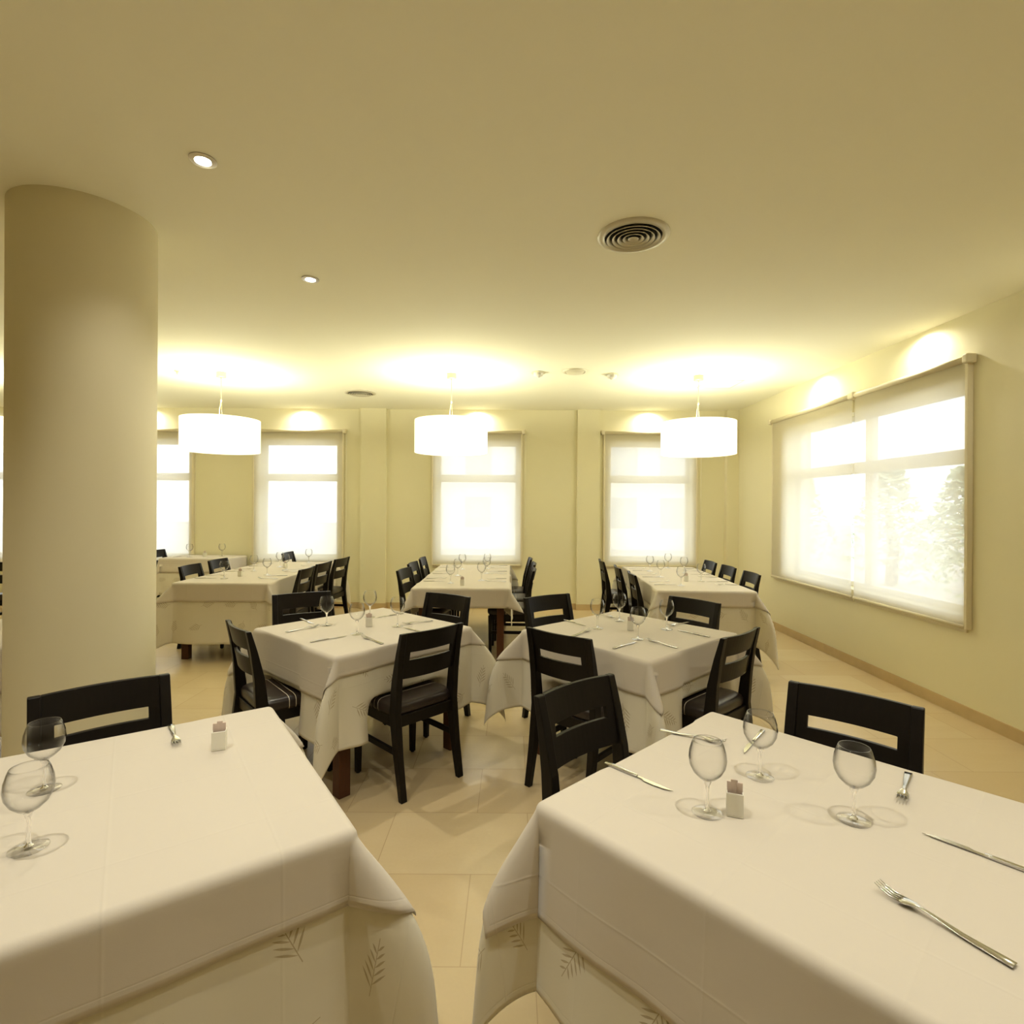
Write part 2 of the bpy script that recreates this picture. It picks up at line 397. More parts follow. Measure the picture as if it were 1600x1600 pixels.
# ------------------------------------------------------------------ ceiling fittings
def add_light(kind, name, parent, loc, power, col=WARM, **k):
    l = bpy.data.lights.new(name, kind); l.energy = power; l.color = col
    for a, v in k.items(): setattr(l, a, v)
    o = bpy.data.objects.new(name, l); COL.objects.link(o); o.parent = parent; o.location = loc; return o
def pendant(x, y, label):
    r = thing('pendant_lamp', label, 'pendant lamp', (x, y, CZ), 0, 'white drum pendant lamps')
    zt, zb, R = 2.405 - CZ, 2.065 - CZ, .385
    obj('canopy', lathe([(0, 0), (.052, 0), (.052, -.05), (.048, -.055), (0, -.055)], 28), 'brass', r)
    zm = -.30
    obj('cord', tube([(0, 0, -.05), (0, 0, zm), (-.015, 0, zm - .08), (-.022, 0, zt - .03)], .004, 8), 'cable', r, smooth=True)
    obj('cable_grip', lathe([(0, zm + .015), (.009, zm + .01), (.009, zm - .01), (0, zm - .015)], 12), 'chain', r)
    obj('suspension_wire', tube([(0, 0, zm), (.016, 0, zt - .02)], .0015, 6), 'cable', r)
    bm = lathe([(R, zb), (R, zt), (R - .004, zt), (R - .004, zb), (R, zb)], 96)
    sh = obj('shade', bm, 'shade', r, smooth=False)
    for p in sh.data.polygons: p.use_smooth = True
    bm = bmesh.new()
    for k in range(3):
        a = k * 2 * PI / 3; tube([(0, 0, zt - .02), ((R - .004) * math.cos(a), (R - .004) * math.sin(a), zt - .015)], .003, 6, bm)
    obj('shade_spider', bm, 'brass', sh)
    obj('diffuser', lathe([(R - .006, zb + .012), (R - .006, zb + .016), (0, zb + .016), (0, zb + .012), (R - .006, zb + .012)], 64), 'diffuser', sh)
    obj('bulb', lathe([(0, zt - .09), (.03, zt - .1), (.045, zt - .14), (.035, zt - .18), (0, zt - .2)], 16), 'lens', r, smooth=True)
    add_light('POINT', 'bulb_light', r, (0, 0, zt - .06), P_PENDANT, shadow_soft_size=.05)
    return r
pendant(1.985, 5.817, 'lit white drum pendant nearest the right wall')
pendant(-.652, 5.80, 'lit white drum pendant hanging in the centre of the room')
pendant(-3.108, 5.80, 'lit white drum pendant just right of the round pillar')
pendant(-5.66, 5.80, 'lit white drum pendant mostly hidden left of the round pillar')

dl0 = None
def downlight(x, y, label, power=P_SPOT, cone=125, r_=.052, blend=1.0, group='recessed ceiling downlights'):
    q = r_ / .052
    r = thing('recessed_downlight', label, 'ceiling light', (x, y, CZ), 0, group)
    obj('trim_ring', lathe([(.032 * q, .0), (.032 * q, -.006 * q), (r_, -.004 * q), (r_, 0)], 40), 'ring' if q > .9 else 'ceiling', r, smooth=False)
    if q > .9: obj('lamp_lens', lathe([(0, -.005 * q), (.029 * q, -.004 * q), (.029 * q, -.001)], 28), 'lens', r)
    add_light('SPOT', 'bulb_light', r, (0, 0, -.012 if q < .9 else -.03), power, HALO, spot_size=math.radians(cone), spot_blend=blend, shadow_soft_size=.025)
downlight(-1.272, 2.224, 'bright recessed downlight nearest the camera, right of the pillar top', P_SPOT * .5)
downlight(-1.264, 3.389, 'smaller recessed downlight farther back, toward the room centre')
for x, y, n in ((.78, 1.02, 'front right table'), (-.30, 1.02, 'aisle between the front tables'), (-1.30, 1.04, 'front left table'), (2.0, .9, 'floor right of the front right table'), (-3.7, 1.5, 'floor left of the front left table, added to light the pillar')):  # the last one is an unseen added lamp that brightens the pillar's left side
    downlight(x, y, 'recessed downlight above the ' + n, P_SPOT, group='downlights over the near tables')
# wall washers close to the walls
for x, n in ((-7.78, 'left of the pillar'), (-5.30, 'behind the pillar'), (-3.03, 'beside the left pendant'), (-.50, 'behind the centre pendant'), (1.98, 'left of the right pendant')):
    downlight(x, BY - .13, 'small wall-washing downlight above the back window ' + n, P_WASH, 170, .02, .75, group='wall-washing downlights')
for y, n in ((5.72, 'farther'), (4.28, 'nearer'), (2.84, 'out-of-frame')):
    downlight(RX - .13, y, 'small wall-washing downlight above the right window, the %s one' % n, P_WASH, 170, .02, .75, group='wall-washing downlights')

def round_vent(x, y, R, n, label):
    r = thing('round_air_vent', label, 'air vent', (x, y, CZ))
    obj('flange', lathe([(R, 0), (R * .99, -.006), (R * .80, -.014), (R * .79, -.004), (R * .79, 0)], 64), 'vent', r, smooth=True)
    obj('duct_shade_disc', lathe([(0, -.0012), (R * .79, -.0012)], 48), 'black', r)  # flat black disc paints the shade between the louvres
    for k in range(n):
        a = R * .74 * (1 - k / n); b = a - R * .74 / n * .62
        if k == n - 1: pts = [(a, -.020), (a * .6, -.012), (0, -.010)]
        else: pts = [(a, -.020), (b, -.003), (b - .002, -.004), (a - .003, -.022), (a, -.020)]
        obj('louvre_ring', lathe(pts, 56), 'vent', r, smooth=True)
round_vent(.621, 2.822, .185, 5, 'large round ceiling vent with concentric louvres')
round_vent(-1.909, 6.817, .19, 5, 'round ceiling vent far back near the left pier')
def detector(x, y, s, label):
    r = thing('smoke_detector', label, 'smoke detector', (x, y, CZ), 0, 'smoke detectors on the ceiling')
    obj('base', lathe([(.075 * s, 0), (.075 * s, -.008), (0, -.008)], 32), 'beige_plastic', r)
    obj('housing', lathe([(.05 * s, -.008), (.05 * s, -.03), (.042 * s, -.04), (.02, -.042), (.016, -.055), (0, -.056)], 32), 'plastic', r, smooth=True)
detector(.269, 5.72, 1, 'small ceiling detector left of the round ceiling speaker')
detector(1.055, 5.784, 1, 'small ceiling detector right of the round ceiling speaker')
detector(-3.522, 5.757, .7, 'tiny ceiling detector beside the left pendant canopy')
r = thing('ceiling_speaker', 'flat round ceiling disc between the two detectors', 'ceiling speaker', (.645, 5.656, CZ))
obj('rim', lathe([(.125, 0), (.122, -.012), (.10, -.014), (.10, 0)], 48), 'beige_plastic', r, smooth=True)
obj('grille', lathe([(.10, -.004), (.085, -.02), (0, -.024)], 48), 'beige_plastic', r, smooth=True)
r = thing('access_panel', 'flush square access panel in the ceiling right of the pendant canopy', 'access panel', (2.36, 6.2, CZ))
bm = bmesh.new()
for q in ((-.2, .2, -.2, -.19), (-.2, .2, .19, .2), (-.2, -.19, -.19, .19), (.19, .2, -.19, .19)): box(*q, -.006, 0, bm)
obj('frame', bm, 'alu', r); obj('door', box(-.188, .188, -.188, .188, -.003, 0), 'ceiling', r)

# ------------------------------------------------------------------ chair
def build_chair():
    r = thing('dining_chair', '', 'chair')
    zs = [0, .2, .43, .6, .74, .85]; by = [-.268, -.236, -.212, -.222, -.240, -.262]; fy = [-.238, -.190, -.148, -.170, -.205, -.238]
    for s in (-1, 1):
        obj('back_post', sweep_x(list(zip(fy, zs)), list(zip(by, zs)), s * .205 - .0, s * .205 - s * .036), 'wenge', r, bevel=.004)
        # front leg, tapered
        bm = bmesh.new(); x = s * .185; y = .185
        a = [bm.verts.new((x + i * .014, y + j * .014, .005)) for i, j in ((-1, -1), (1, -1), (1, 1), (-1, 1))]
        b = [bm.verts.new((x + i * .020, y + j * .020, .40)) for i, j in ((-1, -1), (1, -1), (1, 1), (-1, 1))]
        bm.faces.new(a[::-1]); bm.faces.new(b)
        for i in range(4): bm.faces.new((a[i], a[(i + 1) % 4], b[(i + 1) % 4], b[i]))
        fl = obj('front_leg', bm, 'wenge', r, bevel=.003)
        obj('foot_glide', lathe([(0, 0), (.011, 0), (.011, .006), (0, .006)], 12, c=(x, y)), 'rubber', fl)
        obj('side_stretcher', box(s * .187 - .009, s * .187 + .009, -.20, .175, .215, .245), 'wenge', r, bevel=.003)
    # curved backrest with a slot
    X = np.concatenate([np.linspace(-.17, -.135, 3), np.linspace(-.129, -.123, 2), np.linspace(-.10, .10, 9), np.linspace(.123, .129, 2), np.linspace(.135, .17, 3)])
    Z = [.605, .64, .68, .703, .709, .715, .733, .739, .745, .78, .815, .85]
    def yy(x, z): return float(np.interp(z, zs, [(a + b) / 2 for a, b in zip(fy, by)])) - .022 * (1 - (x / .17) ** 2)
    bm = bmesh.new(); V = [[[bm.verts.new((x, yy(x, z) + d, z)) for x in X] for z in Z] for d in (-.008, .008)]
    def solid(i, j):
        if i < 0 or j < 0 or i >= len(X) - 1 or j >= len(Z) - 1: return False
        xc, zc = abs(X[i] + X[i + 1]) / 2, (Z[j] + Z[j + 1]) / 2
        if .703 < zc < .745 and xc < .137:
            return False
        return True
    for i in range(len(X) - 1):
        for j in range(len(Z) - 1):
            if not solid(i, j): continue
            for d in (0, 1):
                q = [V[d][j][i], V[d][j][i + 1], V[d][j + 1][i + 1], V[d][j + 1][i]]; bm.faces.new(q if d == 0 else q[::-1])
            for (di, dj, a, b) in ((-1, 0, (i, j), (i, j + 1)), (1, 0, (i + 1, j), (i + 1, j + 1)), (0, -1, (i, j), (i + 1, j)), (0, 1, (i, j + 1), (i + 1, j + 1))):
                if not solid(i + di, j + dj): bm.faces.new((V[0][a[1]][a[0]], V[0][b[1]][b[0]], V[1][b[1]][b[0]], V[1][a[1]][a[0]]))
    bmesh.ops.delete(bm, geom=[v for v in bm.verts if not v.link_faces], context='VERTS')
    bmesh.ops.recalc_face_normals(bm, faces=bm.faces)
    obj('backrest', bm, 'wenge', r, bevel=.002)
    # seat frame and upholstered seat
    bm = bmesh.new()
    box(-.19, .19, .168, .195, .355, .415, bm); box(-.178, .178, -.2, -.175, .355, .415, bm)
    box(-.197, -.172, -.2, .17, .355, .415, bm); box(.172, .197, -.2, .17, .355, .415, bm)
    obj('seat_frame', bm, 'wenge', r, bevel=.003)
    bm = bmesh.new(); n = 14; G = []
    for k, (z, ins) in enumerate(((.412, .006), (.425, 0), (.452, 0), (.466, .006), (.474, .02), (.478, .05))):
        ring = []
        for t in range(48):
            a = 2 * PI * t / 48; c, s = math.cos(a), math.sin(a); e = .28
            hx = (.205 + .016 * max(0, s)) - ins; hy = .205 - ins
            ring.append(bm.verts.new((math.copysign(abs(c) ** e, c) * hx, .012 + math.copysign(abs(s) ** e, s) * hy, z)))
        G.append(ring)
    for a, b in zip(G, G[1:]):
        for t in range(48): bm.faces.new((a[t], a[(t + 1) % 48], b[(t + 1) % 48], b[t]))
    bm.faces.new(G[0][::-1]); bm.faces.new(G[-1])
    obj('seat', bm, 'leather', r, smooth=True)
    return r
# back-top position (x, y), heading the sitter faces, label
H = {'A': 'middle-left square table', 'B': 'middle-right square table', 'C': 'front right table', 'D': 'front left table'}
CH = [
 ('A', -1.471, 2.923, 41.5, 'dark wooden chair at the left of the middle-left square table, striped seat showing'),
 ('A', -.415, 2.887, 136, 'dark wooden chair with its back to us at the middle-left square table'),
 ('A', -1.548, 4.021, -60, 'dark chair behind the middle-left square table, its left far side'),
 ('A', -.466, 3.992, -123, 'dark chair behind the middle-left square table, its right far side'),
 ('B', .239, 2.800, 48.5, 'dark chair seen from behind at the left near side of the middle-right square table'),
 ('B', 1.198, 2.834, 132, 'dark chair at the right near side of the middle-right square table'),
 ('B', .259, 3.967, -57, 'dark chair behind the middle-right square table, its left far side'),
 ('B', 1.291, 3.843, -142, 'dark chair behind the middle-right square table, its right far side'),
 ('C', .240, 1.993, -49.5, 'dark chair at the far left side of the front right table'),
 ('C', 1.198, 1.910, -133, 'dark chair at the far right side of the front right table, nearest the side wall'),
 ('D', -1.466, 1.956, -48, 'dark chair behind the front left table, in front of the pillar'),
 ('E', 1.090, 6.62, -2, 'farthest of three chairs on the left side of the right-hand long table'),
 ('E', 1.150, 5.93, -3, 'middle of three chairs on the left side of the right-hand long table'),
 ('E', 1.182, 5.36, -3, 'nearest of three chairs on the left side of the right-hand long table'),
 ('E', 2.400, 6.56, 178, 'farthest of three chairs on the window side of the right-hand long table'),
 ('E', 2.410, 6.03, 178, 'middle of three chairs on the window side of the right-hand long table'),
 ('E', 2.405, 5.44, 177, 'nearest of three chairs on the window side of the right-hand long table'),
 ('F', -1.110, 5.61, -9, 'nearest of three chairs on the left side of the central long table'),
 ('F', -1.134, 6.22, -4, 'middle of three chairs on the left side of the central long table'),
 ('F', -1.119, 6.80, 0, 'farthest of three chairs on the left side of the central long table'),
 ('F', .229, 5.65, 178, 'nearest of three chairs on the right side of the central long table'),
 ('F', .255, 6.24, 180, 'middle of three chairs on the right side of the central long table'),
 ('F', .232, 6.80, 181, 'farthest of three chairs on the right side of the central long table'),
 ('G', -2.115, 5.63, 180, 'nearest of three chairs on the right side of the left-hand long table'),
 ('G', -2.122, 6.16, 176, 'middle of three chairs on the right side of the left-hand long table'),
 ('G', -2.089, 6.71, 173, 'farthest of three chairs on the right side of the left-hand long table'),
 ('G', -3.455, 5.84, 2, 'nearer of two chairs on the pillar side of the left-hand long table'),
 ('G', -3.49, 6.46, 0, 'farther of two chairs on the pillar side of the left-hand long table'),
 ('X', -3.08, 7.47, 3, 'small-looking chair by the back window beyond the left-hand long table'),
 ('K', -5.04, 7.69, 0, 'chair at the left end of the table against the back wall, beside the pillar'),
 ('L', -5.68, 6.03, 90, 'dark chair seen in the gap left of the pillar'),
]
chair0 = build_chair(); first = True; chairs = []
for t, x, y, h, lab in CH:
    a = math.radians(h); sx, sy = x + .25 * math.cos(a), y + .25 * math.sin(a); rz = a - PI / 2
    chairs.append((sx, sy, rz))
    if first: chair0.location = (sx, sy, 0); chair0.rotation_euler = (0, 0, rz); chair0['label'] = lab; chair0['group'] = 'dark dining chairs'; first = False
    else: dup(chair0, (sx, sy, 0), rz, lab, 'dark dining chairs')

# ------------------------------------------------------------------ tables and draped cloths
TZ = .745
def table(x, y, rz, hx, hy, label, zt=TZ, joined=False):
    r = thing('dining_table', label, 'table', (x, y, 0), rz, 'cloth-covered dining tables')
    t = zt - .010; hx -= .016; hy -= .016
    obj('tabletop', box(-hx, hx, -hy, hy, t - .03, t), 'brown', r, bevel=.006)
    bm = bmesh.new(); i = .05
    box(-hx + i, hx - i, -hy + i, -hy + i + .02, t - .11, t - .03, bm); box(-hx + i, hx - i, hy - i - .02, hy - i, t - .11, t - .03, bm)
    box(-hx + i, -hx + i + .02, -hy + i + .02, hy - i - .02, t - .11, t - .03, bm); box(hx - i - .02, hx - i, -hy + i + .02, hy - i - .02, t - .11, t - .03, bm)
    obj('apron', bm, 'brown', r)
    for sx in (-1, 1):
        for sy in (-1, 1):
            cx, cyy = sx * (hx - .06), sy * (hy - .06)
            obj('leg', box(cx - .033, cx + .033, cyy - .033, cyy + .033, 0, t - .03), 'brown', r, bevel=.004)
    return r

def sstep(a, b, x): q = np.clip((x - a) / (b - a), 0, 1); return q * q * (3 - 2 * q)
RR = .018                                                        # how tightly the cloth bends over the table edge
def loop(gamma):
    """directions of a cloth corner hanging as a folded flap: starts and ends straight down, a quarter turn of cloth in all"""
    q = np.linspace(0, 1, 400); psi = gamma / 2 * np.cos(PI * q)
    def curve(pm):
        ph = pm * np.sin(PI * q) ** .85
        d = np.stack([np.sin(ph) * np.cos(psi), np.sin(ph) * np.sin(psi), -np.cos(ph)], -1)
        return ph, np.concatenate([[0], np.cumsum(np.linalg.norm(np.diff(d, axis=0), axis=1))])
    lo, hi = .1, 1.5
    for _ in range(40):
        mid = (lo + hi) / 2
        if curve(mid)[1][-1] > PI / 2: hi = mid
        else: lo = mid
    ph, L = curve(lo); return L / L[-1] * PI / 2, ph, psi
def drape(X, Y, hx, hy, zt, obst, corners, seed):
    """where each point (X, Y) of a flat sheet on the table comes to rest once its overhang has fallen"""
    g = np.random.default_rng(seed); ph = g.uniform(0, 6.28, 12)
    P = np.stack([X, Y, np.full_like(X, zt)], -1)
    A, B_ = np.abs(X) - hx, np.abs(Y) - hy; sx, sy = np.where(X < 0, -1., 1.), np.where(Y < 0, -1., 1.)
    def bend(t):
        a = np.clip(t / RR, 0, PI / 2); return RR * np.sin(a), RR * (1 - np.cos(a)), np.maximum(t - RR * PI / 2, 0)
    for ax in (0, 1):
        t = A if ax == 0 else B_; other = B_ if ax == 0 else A; sg = sx if ax == 0 else sy; u = Y if ax == 0 else X
        m = (t > 0) & (other <= 0)
        out, dz, dn = bend(np.maximum(t, 0))
        hu = (hy if ax == 0 else hx)
        edge_fade = sstep(0, .12, hu - np.abs(u))
        k = sg * 1.7 + ax
        wob = (np.sin(u * 9 + ph[0] + k) * .5 + np.sin(u * 17 + ph[1] + 2 * k) * .3 + np.sin(u * 31 + ph[2] + 3 * k) * .2)
        out = out + (.10 * dn * dn + .030 * dn * (wob + .9)) * (.25 + .75 * edge_fade)
        down = dz + dn
        # behind a pushed-in chair the cloth rests on the seat and is tucked back under the table
        for (cx, cy_, r) in obst:
            f = (-math.sin(r), math.cos(r))                       # facing of the sitter in table axes
            if (abs(f[0]) > abs(f[1])) != (ax == 0): continue
            side = -math.copysign(1, f[ax]); c = cy_ if ax == 0 else cx
            dist = side * (cx if ax == 0 else cy_) - (hx if ax == 0 else hy)
            if dist > .19: continue
            w = sstep(.268, .222, np.abs(u - c)) * (sg == side)
            t1 = zt - .496; ex = np.maximum(down - t1, 0)
            out = out * (1 - w * .8) - ex * w; down = down - ex * w * .995
        N = np.stack([sg * (hx + out) if ax == 0 else X, Y if ax == 0 else sg * (hy + out), zt - down], -1)
        P = np.where(m[..., None], N, P)
    m = (A > 0) & (B_ > 0)
    for (cx, cy_), (da, gamma, flare) in corners.items():
        mm = m & (sx == cx) & (sy == cy_)
        if not mm.any(): continue
        a, b = A[mm], B_[mm]; rho = np.hypot(a, b); th = np.arctan2(b, a)
        S_, PH, PS = loop(math.radians(gamma))
        phi, psi = np.interp(th, S_, PH), np.interp(th, S_, PS)    # th=0: the x side, th=90: the y side
        al = math.radians(45 + da) - psi                            # quadrant azimuth of the flap's two layers
        out, dz, dn = bend(rho)
        K = 24; px = out * np.cos(th); py = out * np.sin(th); pz = dz.copy()
        for k in range(K):
            r_ = dn * (k + .5) / K; dr = dn / K
            p_ = phi * flare * (1 - .88 * sstep(.10, .44, r_))
            px += np.sin(p_) * np.cos(al) * dr; py += np.sin(p_) * np.sin(al) * dr; pz += np.cos(p_) * dr
        bulge = .014 * dn
        P[mm, 0] = cx * (hx + px + bulge * np.cos(th)); P[mm, 1] = cy_ * (hy + py + bulge * np.sin(th)); P[mm, 2] = zt - pz
    P[..., 2] = np.maximum(P[..., 2], .008)
    return P
def ticks(h, n0, n1, step):
    o = [0, .004, .008, .012, .016, .021, .028, .038]
    def side(L):
        if L < .02: return [0]
        v = [x for x in o if x < L - .01]; n = max(1, int(round((L - v[-1]) / step)))
        return v + [v[-1] + (L - v[-1]) * (k + 1) / n for k in range(n)]
    n = max(4, int(round(2 * h / .05)))
    mid = [-h + 2 * h * k / n for k in range(n + 1)][1:-1]
    return np.array([-h - x for x in side(n0)[::-1]] + mid + [h + x for x in side(n1)])
def sheet(name, label, group, x, y, rz, hx, hy, hang, zt, obst, corners, m, off, flare, thick, seed, step):
    xs, ys = ticks(hx, hang[0], hang[1], step), ticks(hy, hang[2], hang[3], step)
    gx, gy = np.meshgrid(xs, ys, indexing='ij')
    P = drape(gx, gy, hx, hy, zt, obst, corners, seed)
    if off:
        e = .003
        def D(dx, dy): return drape(gx + dx, gy + dy, hx, hy, zt, obst, corners, seed)
        n = np.cross(D(e, 0) - D(-e, 0), D(0, e) - D(0, -e)); n /= np.linalg.norm(n, axis=-1, keepdims=True) + 1e-9
        for _ in range(1): n[1:-1, 1:-1] = (n[1:-1, 1:-1] * 4 + n[:-2, 1:-1] + n[2:, 1:-1] + n[1:-1, :-2] + n[1:-1, 2:]) / 8
        n /= np.linalg.norm(n, axis=-1, keepdims=True) + 1e-9
        d = np.maximum(np.maximum(np.abs(gx) - hx, np.abs(gy) - hy), 0)
        P = P + n * (off + flare * np.clip(d / .2, 0, 1))[..., None]
    nx, ny = gx.shape; me = bpy.data.meshes.new(name); idx = np.arange(nx * ny).reshape(nx, ny)
    F = np.stack([idx[:-1, :-1], idx[1:, :-1], idx[1:, 1:], idx[:-1, 1:]], -1).reshape(-1, 4); Fr = F.reshape(-1)
    me.from_pydata(P.reshape(-1, 3).tolist(), [], F.tolist())
    uv = me.uv_layers.new(name='UVMap'); uv.data.foreach_set('uv', np.stack([gx, gy], -1).reshape(-1, 2)[Fr].astype(np.float32).ravel())
    dd = np.minimum(np.minimum(gx - gx.min(), gx.max() - gx), np.minimum(gy - gy.min(), gy.max() - gy)).reshape(-1)[Fr]
    hm = me.uv_layers.new(name='Hem'); hm.data.foreach_set('uv', np.stack([dd, dd * 0], -1).astype(np.float32).ravel())
    me.materials.append(M[m]); me.polygons.foreach_set('use_smooth', [True] * len(me.polygons))
    o = bpy.data.objects.new(name, me); COL.objects.link(o); o.location = (x, y, 0); o.rotation_euler = (0, 0, rz)
    q = o.modifiers.new('solid', 'SOLIDIFY'); q.thickness = thick; q.offset = 1
    return tag(o, label, 'tablecloth', group)
def cloths(x, y, rz, hx, hy, big, small, key, n_top, n_under, zt=TZ, seed=0, step=.016, corners=None):
    """big = undercloth overhang, small = topcloth overhang, each (-x, +x, -y, +y)"""
    c, s_ = math.cos(rz), math.sin(rz); obst = []
    for px, py, r in chairs:
        lx, ly = (px - x) * c + (py - y) * s_, -(px - x) * s_ + (py - y) * c
        if abs(lx) < hx + .6 and abs(ly) < hy + .6: obst.append((lx, ly, r - rz))
    g = np.random.default_rng(seed + 40); co = {}
    for i in (-1, 1):
        for j in (-1, 1): co[(i, j)] = (g.uniform(-14, 14), g.uniform(26, 44), g.uniform(.8, 1.0))
    co.update(corners or {})
    sheet('undercloth', n_under, 'leaf-patterned undercloths', x, y, rz, hx, hy, big, zt, obst, co, 'under_cloth', 0, 0, .0012, seed, step)
    sheet('topcloth', n_top, 'plain cream top tablecloths', x, y, rz, hx, hy, small, zt, obst, co, 'top_cloth', .0045, .004, .0012, seed, step)
R_ = math.radians
TB = [  # x, y, rz, hx, hy, undercloth and topcloth overhang (-x, +x, -y, +y), key, name, seed, corner folds
 (-.904, 3.344, R_(48.3 - 90), .452, .452, (.47,) * 4, (.20, .11, .24, .16), 'A', 'middle-left square table', 1, {(1, -1): (34, 46, .6), (1, 1): (4, 30, .95)}),
 (.708, 3.283, R_(42 - 90), .442, .442, (.47,) * 4, (.18,) * 4, 'B', 'middle-right square table', 2, {(-1, -1): (0, 26, 1.0), (1, -1): (-22, 40, .65)}),
 (.718, 1.359, R_(43 - 90), .445, .445, (.47,) * 4, (.22, .22, .28, .20), 'C', 'front right table', 3, {(-1, -1): (4, 34, .72)}),
 (-1.014, 1.38, R_(34.9 - 90), .455, .455, (.47,) * 4, (.20, .17, .20, .20), 'D', 'front left table', 4, {(1, 1): (6, 32, .95)}),
 (1.792, 5.86, R_(-2.3), .428, .965, (.50,) * 4, (.19, .19, .15, .19), 'E', 'right-hand long table', 5, {}),
 (-.462, 5.95, 0, .436, .975, (.30, .36, .0, .36), (.19, .19, .185, .19), 'F', 'central long table', 6, {(1, -1): (-12, 30, .9)}),
 (-2.785, 6.19, 0, .447, .975, (.58, .5, .58, .4), (.20, .20, .185, .2), 'G', 'left-hand long table', 7, {(-1, -1): (-10, 30, 1.0)}),
 (-4.33, 7.66, 0, .46, .24, (.30, .45, .5, .0), (.2, .2, .2, .0), 'K', 'table against the back wall beside the pillar', 8, {(-1, -1): (10, 40, .3)}),
 (-3.02, 3.16, R_(45), .445, .445, (.47,) * 4, (.25,) * 4, 'L', 'table hidden left of the pillar', 9, {}),
]
for x, y, rz, hx, hy, big, small, key, nm, sd, co in TB:
    zt = TZ + (.015 if key == 'K' else 0)
    table(x, y, rz, hx, hy, 'brown-legged ' + nm + ' under its cloths', zt)
    cloths(x, y, rz, hx, hy, big, small, key, 'plain cream top cloth spread over the ' + nm, 'leaf-patterned undercloth hanging from the ' + nm, zt, sd,
           .014 if key in 'ABCD' else .024, co)
CT = TZ + .0066    # surface of the cloths

# ------------------------------------------------------------------ tableware
def build_glass():
    r = thing('wine_glass', '', 'wine glass')
    prof = [(.010, .080), (.022, .088), (.034, .100), (.0425, .117), (.0450, .134), (.0430, .152), (.0375, .170), (.0340, .178)]
    inner = [(a - .0012, z + (.002 if i < 2 else .0)) for i, (a, z) in enumerate(prof)]
    obj('bowl', lathe([(0, .0795)] + prof + inner[::-1] + [(0, .083)], 40), 'glass', r, smooth=True)
    obj('stem', lathe([(.0105, .0805), (.0085, .074), (.0050, .066), (.0036, .050), (.0036, .022), (.0055, .010), (.009, .0065)], 20), 'crystal', r, smooth=True)
    obj('foot', lathe([(0, .0075), (.009, .0065), (.022, .0036), (.0355, .0022), (.0365, .0012), (.0355, .0004), (0, .0002)], 40), 'foot', r, smooth=True)
    return r
def build_fork():
    r = thing('table_fork', '', 'fork'); bm = bmesh.new()      # from handle end (y=0) to tine tips (y=.21)
    st = [(0, .0095, .0022), (.02, .009, .0022), (.07, .0065, .003), (.11, .0042, .0075), (.135, .0042, .0095), (.148, .009, .008), (.158, .0125, .006), (.168, .013, .005)]
    prev = None
    for y, wd, z in st:
        q = [bm.verts.new((sx * wd, y, z + dz)) for sx, dz in ((-1, 0), (1, 0), (1, .0022), (-1, .0022))]
        if prev:
            for k in range(4): bm.faces.new((prev[k], prev[(k + 1) % 4], q[(k + 1) % 4], q[k]))
        else: bm.faces.new(q[::-1])
        prev = q
    bm.faces.new(prev); bmesh.ops.recalc_face_normals(bm, faces=bm.faces)
    obj('handle', bm, 'steel', r, bevel=.0008, smooth=True)
    bm = bmesh.new()
    for k in range(4):
        x = -.0107 + k * .00713
        tube([(x, .166, .006), (x * .98, .182, .0065), (x * .95, .197, .010), (x * .93, .210, .0155)], [.0019, .0017, .0014, .0007], 6, bm)
    obj('tines', bm, 'steel', r, smooth=True)
    return r
def build_knife():
    r = thing('table_knife', '', 'knife'); bm = bmesh.new(); prev = None
    for y, wd, th in ((0, .007, .0055), (.03, .0068, .006), (.09, .0058, .006), (.108, .0052, .006)):
        q = [bm.verts.new((sx * wd, y, dz)) for sx, dz in ((-1, .0004), (1, .0004), (1, th), (-1, th))]
        if prev:
            for k in range(4): bm.faces.new((prev[k], prev[(k + 1) % 4], q[(k + 1) % 4], q[k]))
        else: bm.faces.new(q[::-1])
        prev = q
    bm.faces.new(prev); bmesh.ops.recalc_face_normals(bm, faces=bm.faces); obj('handle', bm, 'steel', r, bevel=.0012, smooth=True)
    bm = bmesh.new(); pts = [(-.004, .107), (.004, .107), (.004, .125), (.0095, .135), (.0095, .165), (.0060, .192), (-.003, .218), (-.0048, .19), (-.0048, .13)]
    lo = [bm.verts.new((x, y, .0014)) for x, y in pts]; hi = [bm.verts.new((x, y, .0032)) for x, y in pts]
    bm.faces.new(lo[::-1]); bm.faces.new(hi)
    for k in range(len(pts)): bm.faces.new((lo[k], lo[(k + 1) % len(pts)], hi[(k + 1) % len(pts)], hi[k]))
    bmesh.ops.recalc_face_normals(bm, faces=bm.faces); obj('blade', bm, 'steel', r, bevel=.0006)
    return r
def build_holder():
    r = thing('sachet_holder', '', 'sachet holder'); bm = bmesh.new(); a, b, h = .0195, .016, .057
    box(-a, a, -b, b, 0, .004, bm); box(-a, a, -b, -b + .003, .004, h, bm); box(-a, a, b - .003, b, .004, h, bm)
    box(-a, -a + .003, -b + .003, b - .003, .004, h, bm); box(a - .003, a, -b + .003, b - .003, .004, h, bm)
    obj('square_cup', bm, 'china', r, bevel=.0012); return r
def build_sachet():
    bm = box(-.008, .008, -.0022, .0022, 0, .073)
    return tag(obj('sugar_sachet', bm, 'paper', bevel=.0012), '', 'sugar sachet')
proto = {'g': build_glass, 'f': build_fork, 'k': build_knife, 'h': build_holder, 's': build_sachet}
made = {}
def put(kind, x, y, rz, label, group, z=None):
    z = CT if z is None else z
    if kind not in made:
        o = proto[kind](); made[kind] = o; o.location = (x, y, z); o.rotation_euler = (0, 0, rz); o['label'] = label; o['group'] = group; return o
    return dup(made[kind], (x, y, z), rz, label, group)
